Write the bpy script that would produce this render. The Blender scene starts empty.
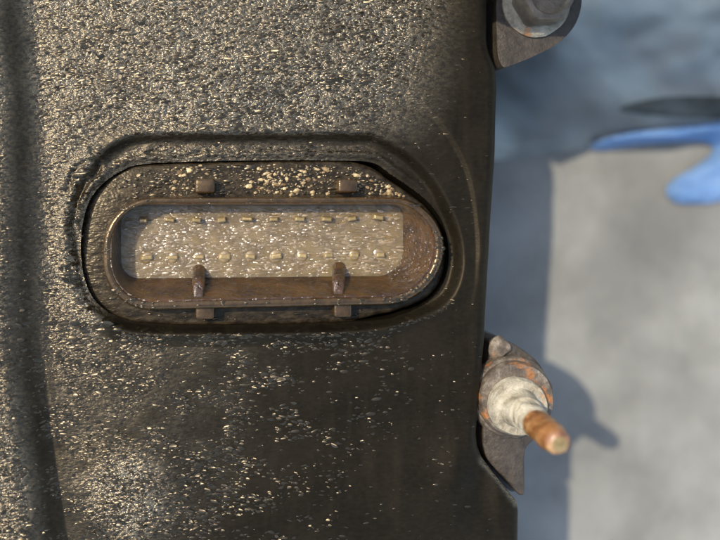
import bpy, bmesh, math, random
import numpy as np
from mathutils import Vector, Matrix, noise as mnoise

random.seed(7)
rng = np.random.default_rng(7)
scene = bpy.context.scene
COL = scene.collection

# ------------------------------------------------------------------ camera
F_PX, D_CAM = 830.0, 0.166          # focal length in photo pixels, height over the cover face (m)
ZC = 0.064                          # height of the cover face over the concrete
FOOT = (195.0, 200.0)               # photo pixel straight below the lens
cam_d = bpy.data.cameras.new('camera')
cam_d.sensor_width = 36.0
cam_d.lens = F_PX / 720.0 * 36.0
cam_d.clip_start, cam_d.clip_end = 0.005, 50.0
cam = bpy.data.objects.new('camera', cam_d)
COL.objects.link(cam)
cam.location = (0, 0, ZC + D_CAM)          # looks straight down, the view shifted sideways
cam_d.shift_x = (360 - FOOT[0]) / 720.0
cam_d.shift_y = (FOOT[1] - 270) / 720.0
scene.camera = cam
cam_d.dof.use_dof = True
cam_d.dof.focus_distance = 0.167
cam_d.dof.aperture_fstop = 5.8

# ------------------------------------------------------------------ sky, sun, exposure
SUN_TO = Vector((-0.618, 0.29, 1.0)).normalized()     # direction towards the sun
world = bpy.data.worlds.new('World')
scene.world = world
world.use_nodes = True
wn = world.node_tree.nodes
sky = wn.new('ShaderNodeTexSky')
sky.sky_type = 'NISHITA'
sky.sun_disc = False
sky.dust_density = 1.5
sky.ozone_density = 0.0
sky.sun_elevation = math.asin(SUN_TO.z)
sky.sun_rotation = math.atan2(SUN_TO.x, SUN_TO.y)
bg = wn['Background']
bg.inputs['Strength'].default_value = 0.15
world.node_tree.links.new(sky.outputs[0], bg.inputs['Color'])
sun_d = bpy.data.lights.new('sun', 'SUN')
sun_d.energy = 2.0
sun_d.angle = math.radians(0.53)
sun_d.color = (1.0, 0.90, 0.74)
sun = bpy.data.objects.new('sun', sun_d)
COL.objects.link(sun)
sun.rotation_mode = 'QUATERNION'
sun.rotation_quaternion = SUN_TO.to_track_quat('Z', 'Y')
scene.view_settings.view_transform = 'Standard'
scene.view_settings.look = 'None'
scene.view_settings.exposure = 1.0
scene.view_settings.gamma = 1.0
scene.view_settings.use_curve_mapping = False

# ------------------------------------------------------------------ helpers
def P(px, py, zmm=0.0):
    """Point of the plane zmm (mm above the cover face) that the photo shows at pixel px, py."""
    t = (D_CAM - zmm * 0.001) / F_PX
    return Vector((t * (px - FOOT[0]), -t * (py - FOOT[1]), ZC + zmm * 0.001))

def Parr(px, py, zmm=0.0):
    t = (D_CAM - zmm * 0.001) / F_PX
    return t * (px - FOOT[0]), -t * (py - FOOT[1])

def smooth(o, ang=None):
    me = o.data
    me.shade_smooth()
    if ang is not None:
        me.set_sharp_from_angle(angle=math.radians(ang))

def link_mesh(name, me, mat, parent=None):
    o = bpy.data.objects.new(name, me)
    COL.objects.link(o)
    if mat:
        if not me.materials:
            me.materials.append(mat)
    if parent:
        o.parent = parent
    return o

def obj(name, bm, mat, parent=None, ang=40):
    bmesh.ops.recalc_face_normals(bm, faces=bm.faces)
    me = bpy.data.meshes.new(name)
    bm.to_mesh(me)
    bm.free()
    o = link_mesh(name, me, mat, parent)
    smooth(o, ang)
    return o

def tag(o, label, cat=None, kind=None, group=None):
    o['label'] = label
    if cat: o['category'] = cat
    if kind: o['kind'] = kind
    if group: o['group'] = group
    return o

def catmull(pts, n=8):
    pts = [np.array(p, float) for p in pts]
    out = []
    N = len(pts)
    for i in range(N):
        p0, p1, p2, p3 = pts[i - 1], pts[i], pts[(i + 1) % N], pts[(i + 2) % N]
        for k in range(n):
            t = k / n
            out.append(0.5 * ((2 * p1) + (-p0 + p2) * t + (2 * p0 - 5 * p1 + 4 * p2 - p3) * t * t + (-p0 + 3 * p1 - 3 * p2 + p3) * t ** 3))
    return np.array(out)

def rrect(x0, x1, y0, y1, rs, n=14, m=10):
    """Rounded rectangle in pixels: corner radii rs = (top left, top right, bottom right, bottom left)."""
    out = []
    cs = [(x0 + rs[0], y0 + rs[0], rs[0], 180), (x1 - rs[1], y0 + rs[1], rs[1], 270),
          (x1 - rs[2], y1 - rs[2], rs[2], 0), (x0 + rs[3], y1 - rs[3], rs[3], 90)]
    arcs = []
    for cx, cy, r, a0 in cs:
        arcs.append([(cx + r * math.cos(math.radians(a0 + 90 * k / n)), cy + r * math.sin(math.radians(a0 + 90 * k / n))) for k in range(n + 1)])
    for i in range(4):
        a, b = arcs[i], arcs[(i + 1) % 4]
        out += a
        for k in range(1, m):
            t = k / m
            out.append((a[-1][0] * (1 - t) + b[0][0] * t, a[-1][1] * (1 - t) + b[0][1] * t))
    return np.array(out)

def signed_dist(px, py, poly):
    """Signed distance in pixels of many points to a closed polygon, negative inside."""
    d = np.full(px.shape, 1e9)
    inside = np.zeros(px.shape, bool)
    n = len(poly)
    for i in range(n):
        ax, ay = poly[i]; bx, by = poly[(i + 1) % n]
        ex, ey = bx - ax, by - ay
        L = ex * ex + ey * ey + 1e-12
        t = np.clip(((px - ax) * ex + (py - ay) * ey) / L, 0, 1)
        d = np.minimum(d, np.hypot(px - ax - t * ex, py - ay - t * ey))
        c = ((ay > py) != (by > py)) & (px < (bx - ax) * (py - ay) / (by - ay + 1e-12) + ax)
        inside ^= c
    return np.where(inside, -d, d)

def line_dist(px, py, pts):
    d = np.full(px.shape, 1e9)
    for i in range(len(pts) - 1):
        ax, ay = pts[i]; bx, by = pts[i + 1]
        ex, ey = bx - ax, by - ay
        t = np.clip(((px - ax) * ex + (py - ay) * ey) / (ex * ex + ey * ey + 1e-12), 0, 1)
        d = np.minimum(d, np.hypot(px - ax - t * ex, py - ay - t * ey))
    return d

def sstep(a, b, x):
    t = np.clip((x - a) / (b - a), 0, 1)
    return t * t * (3 - 2 * t)

def vnoise(x, y, seed=0):
    """Smooth value noise on arrays, 0..1."""
    xi, yi = np.floor(x).astype(np.int64), np.floor(y).astype(np.int64)
    fx, fy = x - xi, y - yi
    fx, fy = fx * fx * (3 - 2 * fx), fy * fy * (3 - 2 * fy)
    def h(a, b):
        v = (a * 374761393 + b * 668265263 + seed * 974634777) & 0xffffffff
        v = ((v ^ (v >> 13)) * 1274126177) & 0xffffffff
        return ((v ^ (v >> 16)) & 0xffff) / 65535.0
    return (h(xi, yi) * (1 - fx) + h(xi + 1, yi) * fx) * (1 - fy) + (h(xi, yi + 1) * (1 - fx) + h(xi + 1, yi + 1) * fx) * fy

def loft(bm, rings, close_first=False, close_last=False):
    vr = [[bm.verts.new(p) for p in r] for r in rings]
    for a, b in zip(vr[:-1], vr[1:]):
        n = len(a)
        for i in range(n):
            bm.faces.new((a[i], a[(i + 1) % n], b[(i + 1) % n], b[i]))
    if close_first: bm.faces.new(vr[0])
    if close_last: bm.faces.new(vr[-1])
    return vr

def ring_px(outline, z):
    return [P(x, y, z) for x, y in outline]

def offset_px(outline, d):
    o = np.array(outline)
    t = np.roll(o, -1, 0) - np.roll(o, 1, 0)
    nrm = np.stack([t[:, 1], -t[:, 0]], 1)
    nrm /= np.linalg.norm(nrm, axis=1, keepdims=True) + 1e-9
    area = 0.5 * np.sum(o[:, 0] * np.roll(o[:, 1], -1) - np.roll(o[:, 0], -1) * o[:, 1])
    if area < 0: nrm = -nrm
    return o + nrm * d

def prism(bm, outline_w, ztop, zbot, bev):
    """Solid from a plan outline (world xy, metres), its top edge rounded by bev."""
    top = [bm.verts.new((x, y, ztop)) for x, y in outline_w]
    low = [bm.verts.new((x, y, zbot)) for x, y in outline_w]
    n = len(top)
    bm.faces.new(top); bm.faces.new(low[::-1])
    for i in range(n):
        bm.faces.new((top[i], low[i], low[(i + 1) % n], top[(i + 1) % n]))
    bmesh.ops.recalc_face_normals(bm, faces=bm.faces)
    es = [bm.edges.get((top[i], top[(i + 1) % n])) for i in range(n)]
    bmesh.ops.bevel(bm, geom=es, offset=bev, segments=3, profile=0.5, affect='EDGES', clamp_overlap=True)

def lathe(bm, axis_o, axis_d, prof, n=32, wob=0.0, phase=0.0, hexes=()):
    """Profile [(radius, height)] turned round an axis; wob roughens the radius."""
    d = Vector(axis_d).normalized()
    u = d.orthogonal().normalized(); v = d.cross(u)
    rings = []
    for j, (r, h) in enumerate(prof):
        ring = []
        for i in range(n):
            a = 2 * math.pi * i / n + phase
            rr = r
            if j in hexes:
                k = ((a - phase) % (math.pi / 3)) - math.pi / 6
                rr = r * min(1.03, 0.9 / math.cos(k) if False else 1 / math.cos(k) * 0.93)
            p = Vector(axis_o) + d * h + (u * math.cos(a) + v * math.sin(a)) * rr
            if wob:
                w = mnoise.noise(p * 420) * wob
                p += (u * math.cos(a) + v * math.sin(a)) * w + d * w * 0.5
            ring.append(p)
        rings.append(ring)
    loft(bm, rings, True, True)

# ------------------------------------------------------------------ materials
class NT:
    def __init__(self, name):
        self.m = bpy.data.materials.new(name)
        self.m.use_nodes = True
        self.t = self.m.node_tree
        self.b = self.t.nodes['Principled BSDF']
    def n(self, typ, **kw):
        nd = self.t.nodes.new('ShaderNode' + typ)
        for k, v in kw.items(): setattr(nd, k, v)
        return nd
    def l(self, a, b): self.t.links.new(a, b)
    def set(self, **kw):
        for k, v in kw.items():
            self.b.inputs[k.replace('_', ' ')].default_value = v
    def coords(self, scale=(1, 1, 1), rot=(0, 0, 0)):
        tc = self.n('TexCoord'); mp = self.n('Mapping')
        mp.inputs['Scale'].default_value = scale
        mp.inputs['Rotation'].default_value = rot
        self.l(tc.outputs['Object'], mp.inputs['Vector'])
        return mp.outputs['Vector']
    def noise(self, vec, scale, detail=3, rough=0.55, dist=0.0):
        nd = self.n('TexNoise')
        self.l(vec, nd.inputs['Vector'])
        nd.inputs['Scale'].default_value = scale
        nd.inputs['Detail'].default_value = detail
        nd.inputs['Roughness'].default_value = rough
        nd.inputs['Distortion'].default_value = dist
        return nd.outputs['Fac']
    def ramp(self, fac, stops):
        r = self.n('ValToRGB')
        e = r.color_ramp.elements
        while len(e) < len(stops): e.new(0.5)
        for q, (p, c) in zip(e, stops):
            q.position = p
            q.color = (c, c, c, 1) if not hasattr(c, '__len__') else (*c, 1)
        self.l(fac, r.inputs['Fac'])
        return r.outputs['Color']
    def math(self, op, a, b=None, clamp=False):
        nd = self.n('Math', operation=op); nd.use_clamp = clamp
        for i, x in enumerate((a, b)):
            if x is None: continue
            if hasattr(x, 'is_linked'): self.l(x, nd.inputs[i])
            else: nd.inputs[i].default_value = x
        return nd.outputs[0]
    def mix(self, fac, a, b):
        nd = self.n('Mix', data_type='RGBA')
        if hasattr(fac, 'is_linked'): self.l(fac, nd.inputs['Factor'])
        else: nd.inputs['Factor'].default_value = fac
        for s, x in ((nd.inputs[6], a), (nd.inputs[7], b)):
            if hasattr(x, 'is_linked'): self.l(x, s)
            else: s.default_value = (*x, 1)
        return nd.outputs[2]
    def bump(self, height, strength, dist, normal=None):
        nd = self.n('Bump')
        nd.inputs['Distance'].default_value = dist
        if hasattr(strength, 'is_linked'): self.l(strength, nd.inputs['Strength'])
        else: nd.inputs['Strength'].default_value = strength
        self.l(height, nd.inputs['Height'])
        if normal is not None: self.l(normal, nd.inputs['Normal'])
        return nd.outputs['Normal']
    def out(self, color=None, rough=None, normal=None):
        if color is not None: self.l(color, self.b.inputs['Base Color'])
        if rough is not None: self.l(rough, self.b.inputs['Roughness'])
        if normal is not None: self.l(normal, self.b.inputs['Normal'])
        return self.m

def mat_cover():
    k = NT('oily black cover')
    at = k.n('Attribute'); at.attribute_name = 'grit'
    g = at.outputs['Fac']
    v = k.coords((1, 1, 1))
    vs = k.coords((0.52, 1.0, 1.0), (0, 0, 0.05))
    big = k.noise(v, 90, 4, 0.6)
    fine = k.noise(vs, 1650, 2, 0.6)
    mid = k.noise(vs, 700, 2, 0.5)
    streak = k.noise(k.coords((1.0, 0.12, 1), (0, 0, -0.5)), 420, 3, 0.6)
    dust_glare = k.math('MULTIPLY', g, k.ramp(fine, [(0.38, 0.15), (0.62, 1.0)]), True)
    base = k.mix(k.ramp(big, [(0.35, 0.0), (0.7, 1.0)]), (0.0042, 0.0033, 0.0019), (0.0085, 0.0067, 0.0040))
    base = k.mix(k.ramp(streak, [(0.5, 0.0), (0.75, 0.35)]), base, (0.019, 0.0145, 0.0075))
    col = k.mix(k.math('MULTIPLY', dust_glare, 0.55), base, (0.20, 0.160, 0.098))  # tan dust, its colour also lightened to stand for sun glare
    rough = k.math('ADD', k.math('MULTIPLY', k.math('SUBTRACT', 1.0, g), 0.22), 0.24)
    hgt = k.math('ADD', fine, k.math('MULTIPLY', mid, 0.8))
    n1 = k.bump(hgt, k.math('ADD', k.math('MULTIPLY', g, 1.0), 0.04), 0.0008)
    n2 = k.bump(streak, 0.12, 0.0002, n1)
    k.set(IOR=1.8)
    k.l(k.math('ADD', k.math('MULTIPLY', g, 0.93), 0.07), k.b.inputs['Specular IOR Level'])
    k.b.inputs['Specular Tint'].default_value = (1.0, 0.83, 0.57, 1)
    return k.out(col, rough, n2)

def mat_simple(name, c1, c2, scale, rough=0.5, bump=0.3, bdist=0.0003, lo=0.35, hi=0.7, bscale=None, **kw):
    k = NT(name)
    v = k.coords()
    f = k.noise(v, scale, 5, 0.6)
    col = k.mix(k.ramp(f, [(lo, 0.0), (hi, 1.0)]), c1, c2)
    n = k.bump(k.noise(v, bscale or scale * 2.5, 4, 0.6), bump, bdist)
    k.set(Roughness=rough, **kw)
    return k.out(col, None, n)

def mat_amber():
    k = NT('amber brown plastic')
    v = k.coords((0.6, 1, 1))
    f = k.noise(v, 260, 4, 0.6)
    col = k.mix(k.ramp(f, [(0.35, 0.0), (0.75, 1.0)]), (0.030, 0.012, 0.0022), (0.105, 0.047, 0.009))
    wet = k.bump(k.noise(k.coords((0.5, 1, 1)), 900, 3, 0.55), 1.0, 0.0011)
    k.l(wet, k.b.inputs['Coat Normal'])
    k.set(Roughness=0.35, IOR=1.35, Coat_Weight=1.0, Coat_Roughness=0.18, Coat_IOR=1.55, Subsurface_Weight=0.6, Subsurface_Scale=0.003)
    k.b.inputs['Subsurface Radius'].default_value = (1.0, 0.36, 0.08)
    return k.out(col)

def mat_pool(name='murky tan oil', sss=True):
    k = NT(name)
    v = k.coords((0.42, 1, 1), (0, 0, 0.04))
    f = k.noise(k.coords(), 330, 4, 0.6)
    col = k.mix(k.ramp(f, [(0.35, 0.0), (0.7, 1.0)]), (0.165, 0.106, 0.036), (0.28, 0.192, 0.074))
    wet = k.bump(k.noise(v, 1150, 2, 0.5), 1.0, 0.0011 if sss else 0.0001)
    k.l(wet, k.b.inputs['Coat Normal'])
    k.set(Roughness=0.5, IOR=1.4, Coat_Weight=1.0, Coat_Roughness=0.23, Coat_IOR=1.6 if sss else 1.9, Subsurface_Weight=0.8 if sss else 0.0, Subsurface_Scale=0.009)
    k.b.inputs['Subsurface Radius'].default_value = (1.0, 0.75, 0.4)
    return k.out(col)

def mat_shoulder():
    k = NT('gritty dark brown plastic')
    v = k.coords((0.5, 1, 1))
    f = k.noise(v, 900, 3, 0.6)
    col = k.mix(k.ramp(f, [(0.4, 0.0), (0.65, 1.0)]), (0.014, 0.010, 0.006), (0.048, 0.035, 0.019))
    n = k.bump(k.noise(v, 1100, 2, 0.6), 0.5, 0.0005)
    k.set(Roughness=0.30, Specular_IOR_Level=0.35)
    k.b.inputs['Specular Tint'].default_value = (1.0, 0.86, 0.62, 1)
    return k.out(col, None, n)

def mat_oil():
    k = NT('oil droplets')
    k.set(Base_Color=(0.014, 0.010, 0.005, 1), Roughness=0.31, IOR=1.75)
    k.b.inputs['Specular Tint'].default_value = (1.0, 0.83, 0.57, 1)
    return k.m

def mat_sand():
    k = NT('sand grains')
    oi = k.n('Attribute'); oi.attribute_name = 'tint'
    col = k.mix(oi.outputs['Fac'], (0.16, 0.10, 0.045), (0.62, 0.47, 0.24))
    k.set(Roughness=0.35)
    return k.out(col)

def mat_rust_stud():
    k = NT('rusted thread')
    v = k.coords()
    f = k.noise(v, 420, 5, 0.65)
    col = k.ramp(f, [(0.30, (0.10, 0.04, 0.015)), (0.48, (0.27, 0.11, 0.032)), (0.7, (0.48, 0.28, 0.11))])
    n = k.bump(k.noise(v, 700, 4, 0.6), 0.7, 0.0006)
    k.set(Roughness=0.28, IOR=1.8)
    return k.out(col, None, n)

def mat_cream(name='corroded zinc', rusty=0.62, dim=1.0):
    k = NT(name)
    v = k.coords()
    f = k.noise(v, 260, 6, 0.7)
    r = k.noise(v, 110, 5, 0.65)
    col = k.ramp(f, [(0.32, (0.14 * dim, 0.11 * dim, 0.07 * dim)), (0.46, (0.33 * dim, 0.28 * dim, 0.19 * dim)), (0.68, (0.52 * dim, 0.47 * dim, 0.35 * dim))])
    col = k.mix(k.ramp(r, [(rusty, 0.0), (rusty + 0.1, 0.85)]), col, (0.40, 0.17, 0.05))
    n = k.bump(k.noise(v, 420, 5, 0.65), 0.9, 0.0008)
    k.set(Roughness=0.65)
    return k.out(col, None, n)

def mat_cast(name='dirty cast aluminium', rusty=0.57, lo=(0.05, 0.036, 0.024), mid=(0.12, 0.092, 0.062), hi=(0.34, 0.285, 0.21)):
    k = NT(name)
    v = k.coords()
    f = k.noise(v, 240, 6, 0.7)
    r = k.noise(v, 110, 5, 0.65)
    col = k.ramp(f, [(0.32, lo), (0.5, mid), (0.72, hi)])
    col = k.mix(k.ramp(r, [(rusty, 0.0), (rusty + 0.06, 0.9)]), col, (0.36, 0.14, 0.035))
    n = k.bump(k.noise(v, 420, 5, 0.65), 0.8, 0.0007)
    k.set(Roughness=0.55, Metallic=0.1)
    return k.out(col, None, n)

def mat_concrete():
    k = NT('worn concrete')
    v = k.coords()
    a = k.noise(v, 38, 6, 0.62)
    b = k.noise(v, 12, 4, 0.55, 0.5)
    c = k.noise(v, 420, 3, 0.6)
    col = k.ramp(a, [(0.30, (0.165, 0.160, 0.135)), (0.5, (0.232, 0.226, 0.193)), (0.72, (0.30, 0.293, 0.255))])
    col = k.mix(k.ramp(b, [(0.54, 0.0), (0.70, 0.55)]), col, (0.13, 0.125, 0.11))
    col = k.mix(k.ramp(c, [(0.64, 0.0), (0.75, 0.55)]), col, (0.15, 0.14, 0.125))
    n = k.bump(k.math('ADD', c, k.math('MULTIPLY', a, 2.0)), 0.5, 0.001)
    k.set(Roughness=0.85)
    return k.out(col, None, n)

def mat_sheet():
    k = NT('worn blue grey sheet')
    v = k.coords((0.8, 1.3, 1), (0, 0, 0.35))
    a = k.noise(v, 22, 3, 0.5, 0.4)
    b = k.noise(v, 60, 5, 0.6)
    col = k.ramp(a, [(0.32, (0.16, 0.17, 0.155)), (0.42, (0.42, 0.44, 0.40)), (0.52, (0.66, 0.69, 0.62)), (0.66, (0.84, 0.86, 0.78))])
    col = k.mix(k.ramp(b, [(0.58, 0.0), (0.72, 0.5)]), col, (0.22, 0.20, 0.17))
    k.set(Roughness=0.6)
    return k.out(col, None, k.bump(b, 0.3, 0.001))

M = dict(cover=mat_cover(), amber=mat_amber(), pool=mat_pool(), pooldrop=mat_pool('tan oil droplets', False), mound=mat_pool('olive oil crust', False), shoulder=mat_shoulder(), oil=mat_oil(), sand=mat_sand(),
         rust=mat_rust_stud(), cream=mat_cream(), cast=mat_cast(), concrete=mat_concrete(), sheet=mat_sheet(),
         rim=mat_simple('oily brown rim', (0.024, 0.012, 0.004), (0.065, 0.034, 0.012), 400, 0.20, 0.3, 0.0003, IOR=1.8, Specular_Tint=(1.0, 0.80, 0.52, 1)),
         castplain=mat_cast('dark cast aluminium', 0.9, (0.030, 0.023, 0.015), (0.052, 0.040, 0.027), (0.085, 0.067, 0.046)),
         bolt=mat_cream('corroded bolt steel', 0.60, 0.75),
         blue=mat_simple('bright blue film', (0.20, 0.38, 0.66), (0.33, 0.53, 0.80), 60, 0.5, 0.3, 0.001),
         shade_strip=mat_simple('dark shade strip', (0.09, 0.095, 0.08), (0.24, 0.25, 0.22), 90, 0.8, 0.4, 0.001),  # dark colour in place of shade on the sheet
         brass=mat_simple('tinned brass', (0.24, 0.165, 0.065), (0.44, 0.33, 0.15), 900, 0.28, 0.2, 0.0002, Metallic=0.25),
         steel=mat_simple('weathered bolt head', (0.07, 0.052, 0.034), (0.19, 0.15, 0.10), 260, 0.5, 0.7, 0.0006))

# ------------------------------------------------------------------ setting
bm = bmesh.new()
S = 1.5
bmesh.ops.create_grid(bm, x_segments=40, y_segments=40, size=S)
ground = obj('concrete_ground', bm, M['concrete'])
tag(ground, 'grey worn concrete surface under the gearbox', kind='structure')

GZ = -ZC * 1000        # ground level in mm below the cover face

def sheet_mesh(name, poly, zf, mat, cell=3.0, thick=0.6):
    """A thin soft sheet lying on the ground, cut to the outline poly (ground pixels), its height zf(px,py) in mm."""
    poly = np.array(poly)
    x0, y0 = poly.min(0); x1, y1 = poly.max(0)
    nx, ny = int((x1 - x0) / cell) + 1, int((y1 - y0) / cell) + 1
    X, Y = np.meshgrid(np.linspace(x0, x1, nx), np.linspace(y0, y1, ny))
    sd = signed_dist(X, Y, poly)
    # pull border vertices on to the outline
    gy, gx = np.gradient(sd, (y1 - y0) / (ny - 1), (x1 - x0) / (nx - 1))
    near = np.abs(sd) < cell * 0.75
    X = np.where(near, X - gx * sd, X); Y = np.where(near, Y - gy * sd, Y)
    keep = (sd < cell * 0.75)
    z = zf(X, Y, np.minimum(sd, 0))
    wx, wy = Parr(X, Y, GZ)
    bm = bmesh.new()
    vs = {}
    for j in range(ny):
        for i in range(nx):
            if keep[j, i]:
                vs[j, i] = bm.verts.new((wx[j, i], wy[j, i], z[j, i] * 0.001 + 0.0006))
    for j in range(ny - 1):
        for i in range(nx - 1):
            q = [(j, i), (j, i + 1), (j + 1, i + 1), (j + 1, i)]
            if all(t in vs for t in q) and sum(near[t] for t in q) < 4:
                bm.faces.new([vs[t] for t in q])
    for vv in [w for w in bm.verts if not w.link_faces]:
        bm.verts.remove(vv)
    bmesh.ops.solidify(bm, geom=list(bm.faces), thickness=0.0004)
    return obj(name, bm, mat, None, 60)

def sheet_z(X, Y, sd):
    w = sstep(0, 14, -sd)
    f = 1.0 + 6 * vnoise(X / 60 + Y / 90, Y / 38 - X / 150, 3) + 2.0 * vnoise(X / 22, Y / 18 - X / 60, 5)
    return np.maximum(0.2, w * f + 0.3)

sheet_poly = [(430, 158), (500, 160), (560, 152), (600, 146), (650, 140), (700, 136), (760, 132), (980, 128), (980, -240), (430, -240)]
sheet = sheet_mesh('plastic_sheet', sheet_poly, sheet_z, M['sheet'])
tag(sheet, 'crumpled grey-blue plastic sheet lying on the concrete behind the gearbox', 'sheet')

def film_z(X, Y, sd):
    w = np.sqrt(np.clip(-sd / 9, 0, 1))
    return 8.6 + w * (2.2 + 2.0 * vnoise(X / 22, Y / 12, 9))

film_poly = catmull([(590, 141), (625, 134), (665, 130), (710, 124), (790, 116), (800, 190), (745, 196), (705, 203), (676, 203), (664, 194), (668, 182), (690, 168), (708, 155), (708, 146), (690, 142), (640, 145), (605, 150), (588, 149)], 5)
def film_z2(X, Y, sd):
    base = 8.2 * sstep(150, 138, Y) * sstep(690, 640, X) + 8.2 * sstep(146, 130, Y) * sstep(640, 690, X)
    w = np.sqrt(np.clip(-sd / 9, 0, 1))
    return base + 0.3 + w * (2.0 + 2.2 * vnoise(X / 22, Y / 12, 9))
shade_strip_poly = catmull([(600, 112), (640, 102), (690, 101), (760, 104), (800, 106), (800, 130), (740, 127), (690, 123), (650, 121), (612, 117)], 5)  # dark strip added where the sheet lies in shadow
shade_strip = sheet_mesh('shadow_strip', shade_strip_poly, lambda X, Y, sd: 9.6 + np.sqrt(np.clip(-sd / 6, 0, 1)) * (1.2 + 1.5 * vnoise(X / 16, Y / 9, 15)), M['shade_strip'], 2.0)
tag(shade_strip, 'narrow dark strip standing in for a shadow on the sheet above the blue film', 'shade_strip')
film = sheet_mesh('blue_film', film_poly, film_z2, M['blue'], 2.0)
tag(film, 'bright blue strip of plastic film with a rounded lobe over the concrete', 'plastic film')

# ------------------------------------------------------------------ gearbox
gear = bpy.data.objects.new('gearbox', None)
COL.objects.link(gear)
gear.location = (0, 0, 0)
tag(gear, 'black oily gearbox with multi-pin connector lying face up on concrete', 'gearbox')

# --- the cover, one height field in plan
OPEN = catmull([(374, 162), (393, 174), (414, 188), (432, 203), (445, 221), (451, 241), (452, 262), (446, 285), (431, 303), (405, 315), (370, 322),
                (250, 326), (150, 325), (115, 317), (95, 302), (84, 280), (80, 250), (84, 215), (96, 190), (120, 171), (150, 163), (250, 160), (335, 160)], 8)
RECESS = catmull([(150, 137), (260, 136), (360, 136), (378, 139), (394, 147), (410, 158), (427, 175), (440, 194), (453, 220), (460, 245), (460, 270), (452, 293), (436, 308), (408, 318),
                  (366, 327), (300, 330), (220, 331), (140, 330), (108, 320), (85, 302), (73, 275), (70, 240), (72, 208), (82, 182), (98, 160), (120, 144)], 8)
OUTER = catmull([(150, 80), (330, 82), (375, 86), (407, 95), (434, 117), (454, 144), (468, 175), (476, 215), (478, 260), (470, 310), (440, 345), (380, 365), (200, 372), (90, 350), (45, 290), (40, 200), (70, 120)], 6)
EDGE = [(-260, 489), (40, 489), (50, 491), (58, 494), (66, 497.5), (74, 499), (90, 499.5), (150, 497.5), (250, 492), (340, 487), (380, 483), (410, 480), (435, 478.5), (448, 480), (460, 485), (475, 496), (490, 508), (503, 519), (512, 521), (560, 521), (820, 519)]
EY, EX = np.array([e[0] for e in EDGE], float), np.array([e[1] for e in EDGE], float)
CREASE_Y = np.array([-260, 0, 100, 200, 300, 350, 440, 540, 820], float)
CREASE_X = np.array([8, 22, 33, 36, 38, 42, 52, 68, 110], float)

def edge_x(py): return np.interp(py, EY, EX)

def height(px, py):
    """Height of the cover in mm over its face."""
    z = np.zeros_like(px)
    # rolled ridge along the outer side of the crease
    u = np.interp(py, CREASE_Y, CREASE_X) - px
    wid = np.interp(py, [0, 300, 540], [19, 27, 38])
    soft = np.interp(py, [0, 300, 540], [14, 12, 5])
    t = np.clip((u + soft) / (wid + 2 * soft), 0, 1)
    z += 3.2 * t * t * (3 - 2 * t)
    z -= 0.35 * np.exp(-(u / 3.0) ** 2) * sstep(300, 450, py)
    # gentle outer pad step, fading out on the lower side
    so = signed_dist(px, py, OUTER)
    fade = sstep(330, 230, py) * sstep(250, 360, px)
    z -= 0.35 * sstep(2.5, -2.5, so) * fade
    z += 0.06 * np.exp(-((so - 6) / 6.0) ** 2) * fade
    # recess round the connector
    sr = signed_dist(px, py, RECESS)
    z += (0.45 - 0.35 * sstep(380, 430, px)) * np.exp(-((sr - 5) / 6.0) ** 2)
    z -= (1.9 - 0.9 * sstep(125, 85, px)) * sstep(5.0, -6.5, sr)
    s_in = signed_dist(px, py, OPEN)
    z += (0.5 - 0.4 * sstep(400, 440, px)) * np.exp(-((s_in - 6.5) / 3.5) ** 2)
    # moulded crescents beside the recess
    for pts, w, d in (([(68, 190), (72, 176), (80, 166), (88, 161)], 2.4, 0.4), ([(92, 152), (99, 160), (98, 170), (93, 178)], 2.4, 0.4), ([(86, 180), (78, 200), (74, 225), (76, 250), (82, 268)], 2.2, 0.35),
                      ([(150, 152), (185, 156), (200, 152)], 2.0, 0.5)):
        dd = line_dist(px, py, pts)
        z -= d * np.exp(-(dd / w) ** 2)
        z += 0.2 * np.exp(-((dd - 6) / 3.5) ** 2)
    # broad unevenness, a swelling low down and a dished corner
    z += 0.9 * np.exp(-(((px - 135) / 55) ** 2 + ((py - 495) / 60) ** 2))
    z += 0.7 * np.exp(-(((px - 452) / 16) ** 2 + ((py - 472) / 30) ** 2))
    z -= 0.8 * np.exp(-(((px - 482) / 14) ** 2 + ((py - 480) / 34) ** 2))
    z += 0.5 * (vnoise(px / 70, py / 55, 11) - 0.5) + 0.14 * (vnoise(px / 18, py / 15, 12) - 0.5)
    # rounded outer edge
    e = edge_x(py) - px
    r = 11.0
    z -= 2.0 * (1 - np.sqrt(np.clip(1 - ((r - np.clip(e, 0, r)) / r) ** 2, 0, 1)))
    return z

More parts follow.
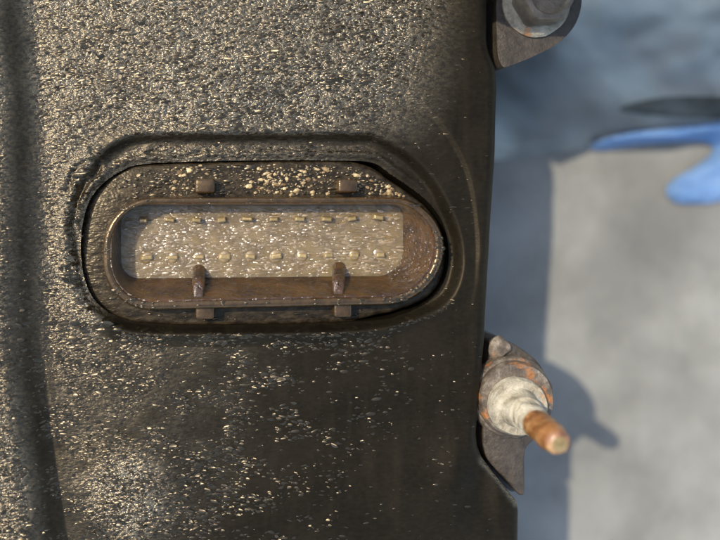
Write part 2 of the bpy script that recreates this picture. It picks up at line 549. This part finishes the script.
def grit(px, py):
    """How thickly oil and grit lie on the cover, 0 (wiped clean) to 1; some sun glare is painted in with it."""
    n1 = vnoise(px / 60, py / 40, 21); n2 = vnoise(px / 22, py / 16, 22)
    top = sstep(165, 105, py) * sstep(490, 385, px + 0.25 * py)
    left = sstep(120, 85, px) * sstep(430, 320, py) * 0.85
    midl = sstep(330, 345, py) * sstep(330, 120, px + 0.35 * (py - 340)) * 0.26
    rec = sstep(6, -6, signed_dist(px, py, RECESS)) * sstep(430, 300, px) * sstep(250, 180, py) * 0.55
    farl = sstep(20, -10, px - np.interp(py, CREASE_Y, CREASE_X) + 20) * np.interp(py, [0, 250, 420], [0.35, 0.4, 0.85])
    lowl_glare = sstep(60, 20, np.hypot(px - 130, (py - 495) * 0.9)) * 0.95  # pale glare patch low on the left, put into the grit mask
    g = np.maximum.reduce([top, left, midl * (0.4 + 0.9 * n2), rec, farl, lowl_glare])
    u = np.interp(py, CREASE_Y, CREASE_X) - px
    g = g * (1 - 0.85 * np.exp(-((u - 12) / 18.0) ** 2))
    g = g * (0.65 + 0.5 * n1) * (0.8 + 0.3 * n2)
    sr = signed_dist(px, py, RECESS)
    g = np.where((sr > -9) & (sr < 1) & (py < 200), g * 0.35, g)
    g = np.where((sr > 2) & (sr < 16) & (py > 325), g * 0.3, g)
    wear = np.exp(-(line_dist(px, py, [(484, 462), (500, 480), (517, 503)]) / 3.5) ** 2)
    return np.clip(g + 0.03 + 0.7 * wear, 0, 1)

ys = np.concatenate([np.linspace(-250, -22, 40), np.linspace(-20, 560, 520), np.linspace(563, 810, 40)])
sx = np.concatenate([np.linspace(-300, -22, 40), np.linspace(-20, 456, 400)])
rows = len(ys)
tx = np.linspace(0, 1, 60)[1:]
tx = 1 - (1 - tx) ** 1.35
GX = np.zeros((rows, len(sx) + len(tx))); GY = np.repeat(ys[:, None], GX.shape[1], 1)
ex = edge_x(ys)
GX[:, :len(sx)] = sx[None, :]
GX[:, len(sx):] = 456 + (ex[:, None] - 456) * tx[None, :]
sdo = signed_dist(GX, GY, OPEN)
d_cell = 1.2
gy_ = np.zeros_like(sdo); gx_ = np.zeros_like(sdo)
h_ = 0.4
gx_ = (signed_dist(GX + h_, GY, OPEN) - sdo) / h_
gy_ = (signed_dist(GX, GY + h_, OPEN) - sdo) / h_
near = np.abs(sdo) < 0.72
GX = np.where(near, GX - gx_ * sdo, GX); GY = np.where(near, GY - gy_ * sdo, GY)
GZ_ = height(GX, GY)
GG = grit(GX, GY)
wx, wy = Parr(GX, GY, 0.0)
inside = (sdo < -0.72)
rim_keep = ~inside
R_, C_ = GX.shape
idx = np.full((R_, C_), -1, np.int64)
idx[rim_keep] = np.arange(rim_keep.sum())
verts = np.stack([wx[rim_keep], wy[rim_keep], ZC + GZ_[rim_keep] * 0.001], 1)
a, b, c, d = idx[:-1, :-1], idx[:-1, 1:], idx[1:, 1:], idx[1:, :-1]
ok = (a >= 0) & (b >= 0) & (c >= 0) & (d >= 0)
nb = near[:-1, :-1].astype(int) + near[:-1, 1:] + near[1:, 1:] + near[1:, :-1]
ok &= nb < 4
faces = np.stack([d[ok], c[ok], b[ok], a[ok]], 1)
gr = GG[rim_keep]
# the outside skirt and the wall of the opening
def add_wall(loop_xyz, zlow, close, verts, faces, gr, flip):
    n0 = len(verts)
    L = np.array(loop_xyz); low = L.copy(); low[:, 2] = zlow
    n = len(L)
    verts = np.concatenate([verts, L, low])
    gr = np.concatenate([gr, np.full(2 * n, 0.05)])
    i = np.arange(n if close else n - 1); j = (i + 1) % n
    f = np.stack([n0 + i, n0 + j, n0 + n + j, n0 + n + i], 1)
    if flip: f = f[:, ::-1]
    return verts, np.concatenate([faces, f]), gr
P3 = np.stack([wx, wy, ZC + GZ_ * 0.001], 2)
per = np.concatenate([P3[0, :], P3[1:, -1], P3[-1, -2::-1], P3[-2:0:-1, 0]])
verts, faces, gr = add_wall(per, ZC - 0.014, True, verts, faces, gr, True)
oo = OPEN
oz = height(oo[:, 0], oo[:, 1]); ox, oy = Parr(oo[:, 0], oo[:, 1], 0.0)
verts, faces, gr = add_wall(np.stack([ox, oy, ZC + oz * 0.001], 1), ZC - 0.016, True, verts, faces, gr, False)
me = bpy.data.meshes.new('cover')
me.vertices.add(len(verts)); me.vertices.foreach_set('co', verts.astype(np.float32).ravel())
me.loops.add(faces.size); me.loops.foreach_set('vertex_index', faces.astype(np.int32).ravel())
me.polygons.add(len(faces)); me.polygons.foreach_set('loop_start', np.arange(0, faces.size, 4, dtype=np.int32))
me.polygons.foreach_set('loop_total', np.full(len(faces), 4, np.int32))
me.update(calc_edges=True); me.validate()
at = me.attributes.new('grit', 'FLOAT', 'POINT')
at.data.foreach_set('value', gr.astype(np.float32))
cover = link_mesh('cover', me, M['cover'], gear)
cover.data.shade_smooth()
tag(cover, 'black moulded cover, oily and gritty at the top, wiped clean below')

# --- case below the cover
def wxy(pts, z): return [tuple(P(x, y, z)[:2]) for x, y in pts]
case_out = [(-292, -242), (480, -242), (480, 40), (488, 75), (476, 340), (470, 440), (508, 512), (508, 800), (-292, 800)]
bm = bmesh.new()
w = wxy(case_out, 0)
loft(bm, [[(x, y, 0.0) for x, y in w], [(x, y, ZC - 0.0142) for x, y in w]], True, True)
case = obj('case', bm, M['castplain'], gear, 30)
tag(case, 'dark cast metal case below the cover')

# added arm and post out of view, there only to shade the sheet behind
bm = bmesh.new()
def wbox(bm, x0, x1, y0, y1, z0, z1, bev):
    b = bmesh.new()
    prism(b, [(x0, y0), (x1, y0), (x1, y1), (x0, y1)], z1, z0, bev)
    tmp = bpy.data.meshes.new('tmp'); b.to_mesh(tmp); b.free(); bm.from_mesh(tmp); bpy.data.meshes.remove(tmp)
wbox(bm, 0.0405, 0.240, 0.0465, 0.084, 0.092, 0.108, 0.003)
obj('shade_arm', bm, M['castplain'], gear, 40)
bm = bmesh.new()
wbox(bm, 0.0525, 0.075, 0.066, 0.083, 0.0645, 0.0918, 0.001)
obj('shade_arm_post', bm, M['castplain'], gear, 40)

# --- bolted lug at the top
def round_lug(pts, ztop, zbot, bev, name, mat, sub=6):
    o = catmull(pts, sub)
    bm = bmesh.new()
    prism(bm, [tuple(P(x, y, ztop)[:2]) for x, y in o], ZC + ztop * 0.001, ZC + zbot * 0.001, bev)
    return obj(name, bm, mat, gear, 35)

lug = round_lug([(497, -70), (500, -68), (530, -58), (555, -46), (572, -28), (581, -8), (580.5, 10), (573, 28), (557, 44), (532, 57), (512, 65), (504, 67), (500, 62), (497.5, 50), (496.5, 20), (496.5, -20), (496.5, -55)], -3.8, -15, 0.0011, 'mounting_lug', M['castplain'])
tag(lug, 'dark rounded lug that carries the corroded bolt')
web = round_lug([(484, -60), (492, -64), (502, -60), (503, -20), (503, 20), (503, 50), (498, 58), (490, 50), (484, 20), (483, -20)], -11.5, -15, 0.0004, 'lug_web', M['castplain'])
web2 = round_lug([(478, 345), (490, 345), (500, 360), (500, 400), (500, 440), (505, 465), (520, 485), (512, 492), (495, 480), (480, 465), (473, 440), (475, 400)], -12.5, -18, 0.0004, 'lug_web', M['castplain'])
bolt = bpy.data.objects.new('bolt', None); COL.objects.link(bolt); bolt.parent = gear
tag(bolt, 'corroded hexagon bolt with pale crusted washer')
bo = P(535, 4, -3.8)
pxm = 0.0002
bm = bmesh.new()
lathe(bm, bo, (0, 0, 1), [(34 * pxm, 0), (34.5 * pxm, 0.0007), (32 * pxm, 0.0013), (24 * pxm, 0.0016), (10 * pxm, 0.0016)], 48, 0.00022)
obj('washer', bm, M['bolt'], bolt, 35)
bm = bmesh.new()
lathe(bm, bo + Vector((0, 0, 0.0012)), (0, 0, 1), [(26 * pxm, 0), (26 * pxm, 0.005), (24.5 * pxm, 0.0058), (19 * pxm, 0.0062), (17 * pxm, 0.0057), (6 * pxm, 0.0056)], 48, 0.00015, 0.3, hexes=(0, 1, 2))
obj('bolt_head', bm, M['steel'], bolt, 35)

# --- studded lug lower down
lug2 = round_lug([(491, 341), (505, 340), (522, 349), (538, 362), (549, 381), (552, 402), (546, 425), (534, 440), (527, 448), (525, 456), (525, 475), (525, 492), (522, 496), (517, 493), (508, 482), (496, 470), (488, 461), (484, 450), (483, 435), (485, 405), (488, 375), (490, 350)], -5.0, -18, 0.0005, 'stud_lug', M['castplain'])
tag(lug2, 'dark cast lug under the rusty stud')
stud = bpy.data.objects.new('stud', None); COL.objects.link(stud); stud.parent = gear
tag(stud, 'threaded stud with cream flange nut and rusty orange tip')
b0 = P(509, 395, -5.0)
b1 = P(516, 405, -0.6)
tip = P(560, 444, 19.5)
axis = (tip - b1).normalized()
bm = bmesh.new()
lathe(bm, b0, (0, 0, 1), [(42 * pxm, 0), (41.5 * pxm, 0.0018), (39.5 * pxm, 0.0024), (38 * pxm, 0.0025), (37.5 * pxm, 0.0038), (36 * pxm, 0.0044), (16 * pxm, 0.0046)], 48, 0.00025)
obj('boss', bm, M['cast'], stud, 40)
bm = bmesh.new()
kn = P(500, 348, -5.0)
lathe(bm, kn, (0, 0.1, 1), [(11 * pxm, -0.002), (11 * pxm, 0.0002), (8 * pxm, 0.0012), (3 * pxm, 0.0013)], 20, 0.001)
obj('casting_nub', bm, M['cast'], stud, 50)
bm = bmesh.new()
lathe(bm, b1 - axis * 0.001, axis, [(28.5 * pxm, 0), (29 * pxm, 0.0003), (29 * pxm, 0.0022), (27.5 * pxm, 0.0028), (23 * pxm, 0.0026), (20 * pxm, 0.0028), (18 * pxm, 0.0040), (16.5 * pxm, 0.0060), (14 * pxm, 0.0062)], 48, 0.00015)
obj('flange_nut', bm, M['cream'], stud, 40)
Ls = (tip - b1).length
bm = bmesh.new()
prof = [(16 * pxm, 0.0)]
h = 0.0045
while h < Ls * 0.52:
    prof += [(14.6 * pxm, h), (13.2 * pxm, h + 0.0006)]
    h += 0.0012
prof.append((13.4 * pxm, Ls * 0.54))
lathe(bm, b1, axis, prof, 36, 0.0002)
obj('thread', bm, M['cream'], stud, 50)
bm = bmesh.new()
lathe(bm, b1, axis, [(13 * pxm, Ls * 0.5), (13.8 * pxm, Ls * 0.53)] + [(13.0 * pxm + (0.6 * pxm if q % 2 else 0), Ls * (0.55 + 0.022 * q)) for q in range(15)] + [(12.2 * pxm, Ls * 0.90), (11.3 * pxm, Ls * 0.95), (9.5 * pxm, Ls * 0.99), (7 * pxm, Ls * 1.0), (5.5 * pxm, Ls * 0.985), (1 * pxm, Ls * 0.985)], 36, 0.00022)
obj('rusty_tip', bm, M['rust'], stud, 50)
bm = bmesh.new()
lathe(bm, b1, axis, [(7.5 * pxm, Ls * 0.985), (6.8 * pxm, Ls * 1.004), (3 * pxm, Ls * 1.012), (0.5 * pxm, Ls * 1.013)], 24, 0.0002)
obj('tip_face', bm, M['brass'], stud, 50)

# --- electrical connector
con = bpy.data.objects.new('electrical_connector', None); COL.objects.link(con); con.parent = gear
con.location = (0, 0, 0)
tag(con, 'amber brown plastic connector with two rows of pins, wet with oil')
Z_RIM, Z_SH, Z_FL = 3.2, -2.6, -4.2
RIM_O = rrect(103, 443.5, 197.5, 307, (50, 54, 58, 50))
RIM_I = rrect(110.5, 435, 203, 299, (44, 46, 50, 42))
FLO_W = rrect(121, 403, 206, 277, (14, 12, 26, 18))
# tilt of the rim seen in the photo: the right end sits a little higher in the picture
def shear(o, k): 
    o = o.copy(); o[:, 1] -= (o[:, 0] - 270) * k * np.clip((o[:, 1] - 200) / 100, 0.15, 1); return o
RIM_O, RIM_I, FLO_W = shear(RIM_O, 0.022), shear(RIM_I, 0.022), shear(FLO_W, 0.012)
SHD = offset_px(OPEN, 0.0) ; _w = sstep(340, 385, OPEN[:, 0])[:, None] ; SHD = offset_px(OPEN, -0.6) * (1 - _w) + offset_px(OPEN, -7.5) * _w
bm = bmesh.new()
out_low = offset_px(RIM_O, 1.0)
rings = [ring_px(out_low, Z_SH - 0.6), ring_px(RIM_O, Z_RIM - 0.8)]
def mixo(a, b, t): return a * (1 - t) + b * t
rings += [ring_px(mixo(RIM_O, RIM_I, 0.5 - 0.5 * math.cos(math.pi * q / 9)), Z_RIM - 0.75 * (1 - math.sin(math.pi * q / 9))) for q in range(1, 9)]
for t in (0.06, 0.25, 0.5, 0.75, 0.92):
    rings.append(ring_px(mixo(RIM_I, FLO_W, t), Z_RIM + (Z_FL - Z_RIM) * t))
rings.append(ring_px(FLO_W, Z_FL))
# subdivide outer wall for smooth shading
vr_ = loft(bm, rings)
bm.faces.ensure_lookup_table()
for f_ in bm.faces[:9 * len(RIM_O)]: f_.material_index = 1
sh_ = obj('shroud', bm, M['amber'], con, 55)
sh_.data.materials.append(M['rim'])
# pin floor, a fine grid fan so the wet surface shades well
bm = bmesh.new()
cen = FLO_W.mean(0)
rings = [ring_px(cen + (FLO_W - cen) * s, Z_FL + 0.02 + 0.05 * (1 - s)) for s in (1.01, 0.9, 0.7, 0.4, 0.1)]
loft(bm, rings, False, True)
obj('pin_floor', bm, M['pool'], con, 60)
bm = bmesh.new()
so_, si_ = SHD, None
rings = [ring_px(SHD, -15), ring_px(SHD, Z_SH - 0.7), ring_px(offset_px(SHD, -1.2), Z_SH - 0.2), ring_px(offset_px(SHD, -3.5), Z_SH)]
loft(bm, rings, False, False)
# cap between the shoulder outline and the shroud foot
inner = ring_px(offset_px(RIM_O, -2), Z_SH)
top = [v for v in bm.verts][-len(SHD):]
iv = [bm.verts.new(p) for p in inner]
def loop_edges(vs):
    es = []
    for i in range(len(vs)):
        e = bm.edges.get((vs[i], vs[(i + 1) % len(vs)])) or bm.edges.new((vs[i], vs[(i + 1) % len(vs)]))
        es.append(e)
    return es
bmesh.ops.triangle_fill(bm, use_beauty=True, use_dissolve=False, edges=loop_edges(top) + loop_edges(iv), normal=(0, 0, 1))
obj('shoulder', bm, M['shoulder'], con, 40)

def block(name, pts, z0, z1, bev, mat, parent, ang=40):
    bm = bmesh.new()
    prism(bm, [tuple(P(x, y, z1)[:2]) for x, y in pts], ZC + z1 * 0.001, ZC + z0 * 0.001, bev)
    return obj(name, bm, mat, parent, ang)

# locking lugs on the outside of the shroud
for cx, cy, w_, h_ in ((205, 186, 20, 15), (348, 186, 20, 14), (205, 312, 19, 15), (343, 310, 18, 15)):
    o = rrect(cx - w_ / 2, cx + w_ / 2, cy - h_ / 2, cy + h_ / 2, (2.5,) * 4, 3, 2)
    block('locking_lug', o, Z_SH - 0.2, 1.2, 0.0005, M['rim'], con)
# key ribs down the inside wall
for cx in (197, 337):
    bm = bmesh.new()
    rings = []
    for z, t in ((Z_FL + 0.1, 0), (Z_FL + 4, 0.26), (-2, 0.6), (1.0, 0.8), (1.9, 0.86)):
        yw = 276 + (299 - 276) * (z - Z_FL) / (Z_RIM - Z_FL) - (cx - 270) * 0.02
        xw = cx + (0 - (1 - (z - Z_FL) / 15.7)) * (-2 + (cx - 195) * -0.0)
        dep = 13 if z < 1.5 else 9
        wd = 6.5 if z < 1.5 else 4.5
        o = rrect(xw - wd, xw + wd, yw - dep, yw + 6, (5, 5, 1, 1), 5, 2)
        rings.append(ring_px(o, z))
    loft(bm, rings, True, True)
    obj('key_rib', bm, M['amber'], con, 50)
# pins: two rows of ten blades
pin_me = None
def pin_mesh():
    bm = bmesh.new()
    w, t, H = 0.0011, 0.00045, 0.0020
    rings = []
    for z, k in ((0, 1), (H * 0.78, 1), (H * 0.93, 0.75), (H, 0.35)):
        rings.append([(-w * (0.5 + 0.5 * k), -t * k, z), (w * (0.5 + 0.5 * k), -t * k, z), (w * (0.5 + 0.5 * k), t * k, z), (-w * (0.5 + 0.5 * k), t * k, z)])
    loft(bm, rings, True, True)
    bmesh.ops.recalc_face_normals(bm, faces=bm.faces)
    me = bpy.data.meshes.new('pin'); bm.to_mesh(me); bm.free()
    me.materials.append(M['brass'])
    return me
pin_me = pin_mesh()
bm = bmesh.new()
lathe(bm, (0, 0, 0), (0, 0, 1), [(0.0021, -0.0003), (0.0019, 0.0001), (0.0014, 0.00035), (0.0007, 0.0005), (0.0001, 0.00053)], 18, 0.00012)
bmesh.ops.recalc_face_normals(bm, faces=bm.faces)
mound_me = bpy.data.meshes.new('pin_base'); bm.to_mesh(mound_me); bm.free(); mound_me.shade_smooth()
mound_me.materials.append(M['mound'])
for row, (py, x0) in enumerate(((219, 144), (256, 147))):
    for i in range(10):
        o = bpy.data.objects.new('pin', pin_me); COL.objects.link(o); o.parent = con
        o.location = P(x0 + 25.9 * i, py - 0.012 * (x0 + 25.9 * i - 270), Z_FL + 0.02)
        if row == 1:
            q = bpy.data.objects.new('pin_base', mound_me); COL.objects.link(q); q.parent = con; q.location = o.location
            q.scale = (random.uniform(0.55, 0.8), random.uniform(0.55, 0.75), random.uniform(0.4, 0.8)); q.rotation_euler = (0, 0, random.uniform(0, 6))
        o.rotation_euler = (random.uniform(-.12, .12), random.uniform(-.15, .15), random.uniform(-.15, .15))
        o.scale = (random.uniform(0.75, 1.05), random.uniform(0.8, 1.2), random.uniform(0.2, 0.5) if row else random.uniform(0.6, 1.1))

# ------------------------------------------------------------------ oil droplets and sand, which nobody could count
def caps_mesh(name, pos, nrm, ax, ay, az, mat, segs=8, rings=(0.0, 0.5, 0.85), yaw=None, tint=None, jit=0.0):
    """Many low domes in one mesh: pos n x 3, half sizes ax, ay, az; yaw in the plane."""
    n = len(pos)
    th = np.arange(segs) * 2 * math.pi / segs
    loc = []
    for q in rings:
        r, z = math.sqrt(1 - q * q), q
        loc += [(r * math.cos(t), r * math.sin(t), z) for t in th]
    loc.append((0, 0, 1))
    loc = np.array(loc); k = len(loc)
    V = np.repeat(loc[None], n, 0)
    if jit: V = V * (1 + jit * rng.normal(size=V.shape))
    x = V[:, :, 0] * ax[:, None]; y = V[:, :, 1] * ay[:, None]; z = V[:, :, 2] * az[:, None]
    cy, sy = np.cos(yaw)[:, None], np.sin(yaw)[:, None]
    x, y = x * cy - y * sy, x * sy + y * cy
    # tilt to the surface slope
    zz = z + x * nrm[:, 0][:, None] + y * nrm[:, 1][:, None]
    W = np.stack([x + pos[:, 0][:, None], y + pos[:, 1][:, None], zz + pos[:, 2][:, None]], 2).reshape(-1, 3)
    tris = []
    R = len(rings)
    for r in range(R - 1):
        for i in range(segs):
            j = (i + 1) % segs
            tris += [(r * segs + i, r * segs + j, (r + 1) * segs + j), (r * segs + i, (r + 1) * segs + j, (r + 1) * segs + i)]
    for i in range(segs): tris.append(((R - 1) * segs + i, (R - 1) * segs + (i + 1) % segs, k - 1))
    T = (np.array(tris)[None] + (np.arange(n) * k)[:, None, None]).reshape(-1, 3)
    me = bpy.data.meshes.new(name)
    me.vertices.add(len(W)); me.vertices.foreach_set('co', W.astype(np.float32).ravel())
    me.loops.add(T.size); me.loops.foreach_set('vertex_index', T.astype(np.int32).ravel())
    me.polygons.add(len(T)); me.polygons.foreach_set('loop_start', np.arange(0, T.size, 3, dtype=np.int32))
    me.polygons.foreach_set('loop_total', np.full(len(T), 3, np.int32))
    me.update(calc_edges=True)
    if tint is not None:
        a_ = me.attributes.new('tint', 'FLOAT', 'POINT')
        a_.data.foreach_set('value', np.repeat(tint, k).astype(np.float32))
    o = link_mesh(name, me, mat)
    me.shade_smooth()
    return o

def slopes(px, py):
    h = 1.0
    x0, y0 = Parr(px, py); x1, _ = Parr(px + h, py); _, y1 = Parr(px, py + h)
    z = height(px, py)
    return (height(px + h, py) - z) * 0.001 / (x1 - x0), (height(px, py + h) - z) * 0.001 / (y1 - y0), z

# droplets on the cover
N = 130000
px = rng.uniform(-25, 500, N); py = rng.uniform(-25, 560, N)
den = grit(px, py) * 0.36 * sstep(478, 465, px)
n2 = vnoise(px / 26, py / 18, 31); n3 = vnoise(px / 9, py / 7, 32)
low = sstep(325, 345, py) * sstep(470, 90, px + 0.42 * (py - 340)) * sstep(0.36, 0.60, n2) * 0.62
left = sstep(125, 70, px) * sstep(140, 200, py) * sstep(420, 330, py) * 0.5
# wipe marks: thin slanting rows in the clean part
s = (px * 0.80 + py * 0.60)
row = np.abs(((s / 31.0 + 0.25 * vnoise(px / 50, py / 50, 33)) % 1) - 0.5) < 0.05
wipe = row * sstep(335, 350, py) * sstep(520, 430, px) * 0.11 * sstep(520, 330, py - 0.0 * px)
sr_ = signed_dist(px, py, RECESS)
lip = (np.abs(sr_ - 5.0) < 1.8) * ((py > 300) * sstep(60, 100, px) * 0.38 + (py < 160) * (px < 190) * 0.35)
den = np.maximum.reduce([den, lip, low, left, wipe, np.full(N, 0.0025)])
den *= (0.25 + 1.5 * n3)
u_ = np.interp(py, CREASE_Y, CREASE_X) - px
den *= 1 - 0.85 * np.exp(-((u_ - 12) / 14.0) ** 2)
keep = (rng.uniform(0, 1, N) < den) & (signed_dist(px, py, OPEN) > 3) & (px < edge_x(py) - 4)
px, py = px[keep], py[keep]
clump = 1 + 0.7 * np.exp(-(((px - 80) / 45) ** 2 + ((py - 330) / 50) ** 2)) * (vnoise(px / 12, py / 9, 61) > 0.55)
sxx, syy, hz = slopes(px, py)
wx_, wy_ = Parr(px, py, 0)
n = len(px)
size = np.clip(rng.lognormal(math.log(0.92), 0.40, n), 0.45, 2.4) * pxm * clump * (1 - 0.3 * sstep(360, 430, px))
pos = np.stack([wx_, wy_, ZC + hz * 0.001 - size * 0.05], 1)
drops = caps_mesh('oil_droplets', pos, np.stack([sxx, syy], 1) + rng.normal(0, 1, (n, 2)) * (0.2 + 0.09 * sstep(330, 380, py))[:, None], size * rng.uniform(1.8, 3.2, n), size * rng.uniform(0.65, 1.0, n), size * rng.uniform(0.1, 0.28, n), M['oil'], 7, (0.0, 0.6), yaw=rng.normal(0.05, 0.15, n))
tag(drops, 'glinting oil droplets scattered over the black cover', 'oil droplets', kind='stuff')

# larger wet splashes below and beside the connector
N = 2600
px = rng.uniform(20, 330, N); py = rng.uniform(270, 470, N)
w_ = np.exp(-(((px - 75) / 45) ** 2 + ((py - 335) / 55) ** 2)) * 1.3 + 0.35 * np.exp(-(((px - 190) / 90) ** 2 + ((py - 375) / 35) ** 2))
keep = (rng.uniform(0, 1, N) < w_ * sstep(0.45, 0.7, vnoise(px / 16, py / 11, 71))) & (signed_dist(px, py, RECESS) > 3)
px, py = px[keep], py[keep]; n = len(px)
sxx, syy, hz = slopes(px, py); wx_, wy_ = Parr(px, py, 0)
size = np.clip(rng.lognormal(math.log(1.2), 0.4, n), 0.6, 3.0) * pxm * np.where(px > 140, 0.75, 1.0)
o = caps_mesh('oil_splashes', np.stack([wx_, wy_, ZC + hz * 0.001 + size * 0.05], 1), np.stack([sxx, syy], 1) + rng.normal(0, 0.18, (n, 2)), size * rng.uniform(1.3, 2.4, n), size * rng.uniform(0.7, 1.2, n), size * rng.uniform(0.2, 0.4, n), M['oil'], 10, (0.0, 0.35, 0.65, 0.88), rng.normal(0.05, 0.25, n))
tag(o, 'larger wet oil splashes on the cover below and beside the connector', 'oil splashes', kind='stuff')

# droplets in the connector, on its shoulder and rim
pts = []
N = 5200
px = rng.uniform(118, 406, N); py = rng.uniform(204, 278, N)
k1 = signed_dist(px, py, FLO_W) < -3
k1 &= rng.uniform(0, 1, N) < (0.12 + 0.42 * vnoise(px / 14, py / 8, 41)) * (0.12 + sstep(125, 170, px))
pool_pts = (px[k1], py[k1])
N = 4200
px = rng.uniform(80, 450, N); py = rng.uniform(160, 328, N)
k2 = (signed_dist(px, py, SHD) < -5) & (signed_dist(px, py, RIM_O) > 3) & (rng.uniform(0, 1, N) < np.where(py < 200, 0.8 * sstep(105, 150, px), 0.18 * sstep(100, 130, px)))
pts.append((px[k2], py[k2], np.full(k2.sum(), Z_SH), 1.2))
t = rng.uniform(0, len(RIM_O), 700); i_ = t.astype(int) % len(RIM_O)
mm = mixo(RIM_O[i_], RIM_I[i_], rng.uniform(0.12, 0.8, 700)[:, None]) + rng.uniform(-1, 1, (700, 2)) * 0.6
kr = rng.uniform(0, 1, 700) < 0.08 + 0.8 * sstep(300, 420, mm[:, 0]) * (mm[:, 1] > 230) + 0.4 * (mm[:, 1] > 285)
mm = mm[kr]
pts.append((mm[:, 0], mm[:, 1], np.full(len(mm), Z_RIM - 0.02), 0.8))
PX = np.concatenate([p[0] for p in pts]); PY = np.concatenate([p[1] for p in pts]); PZ = np.concatenate([p[2] for p in pts])
SC = np.concatenate([np.full(len(p[0]), p[3]) for p in pts])
n = len(PX)
xy = np.array([P(x, y, z)[:] for x, y, z in zip(PX, PY, PZ)])
size = np.clip(rng.lognormal(math.log(1.0), 0.35, n), 0.5, 2.6) * pxm * SC
o = caps_mesh('oil_droplets', xy, rng.normal(0, 0.2, (n, 2)), size * rng.uniform(1.5, 2.6, n), size * rng.uniform(0.7, 1.0, n), size * rng.uniform(0.25, 0.5, n), M['oil'], 7, (0.0, 0.6), yaw=rng.normal(0.04, 0.12, n))
tag(o, 'glinting oil droplets on the rim and shoulder of the amber connector', 'oil droplets', kind='stuff')

n = len(pool_pts[0])
xy = np.array([P(x, y, Z_FL + 0.05)[:] for x, y in zip(*pool_pts)])
size = np.clip(rng.lognormal(math.log(1.1), 0.35, n), 0.5, 2.8) * pxm
o = caps_mesh('oil_bubbles', xy, rng.normal(0, 0.2, (n, 2)), size * rng.uniform(1.6, 3.0, n), size * rng.uniform(0.6, 1.0, n), size * rng.uniform(0.1, 0.25, n), M['pooldrop'], 7, (0.0, 0.6), yaw=rng.normal(0.04, 0.12, n))
tag(o, 'tan oil bubbles glinting among the pins inside the connector', 'oil bubbles', kind='stuff')
# sand on the shoulder
N = 2200
px = rng.uniform(110, 430, N); py = rng.uniform(162, 197, N)
c = np.exp(-(((px - 272) / 22) ** 2 + ((py - 179) / 9) ** 2)) + np.exp(-(((px - 402) / 20) ** 2 + ((py - 188) / 6) ** 2)) + 0.35 * vnoise(px / 15, py / 9, 51) * sstep(130, 190, px)
k3 = (rng.uniform(0, 1, N) < c * 0.75) & (signed_dist(px, py, SHD) < -4) & (signed_dist(px, py, RIM_O) > 2)
px, py = px[k3], py[k3]; n = len(px)
xy = np.array([P(x, y, Z_SH)[:] for x, y in zip(px, py)])
size = np.clip(rng.lognormal(math.log(0.95), 0.5, n), 0.45, 2.6) * pxm
o = caps_mesh('sand_grains', xy, np.zeros((n, 2)), size * rng.uniform(1, 1.8, n), size * rng.uniform(0.7, 1.1, n), size * rng.uniform(0.6, 1.1, n), M['sand'], 6, (0.0, 0.6), rng.uniform(-0.5, 0.5, n), rng.uniform(0, 1, n) ** 1.6, 0.2)
o.data.shade_flat()
tag(o, 'golden sand grains caught on the shoulder above the connector', 'sand', kind='stuff')
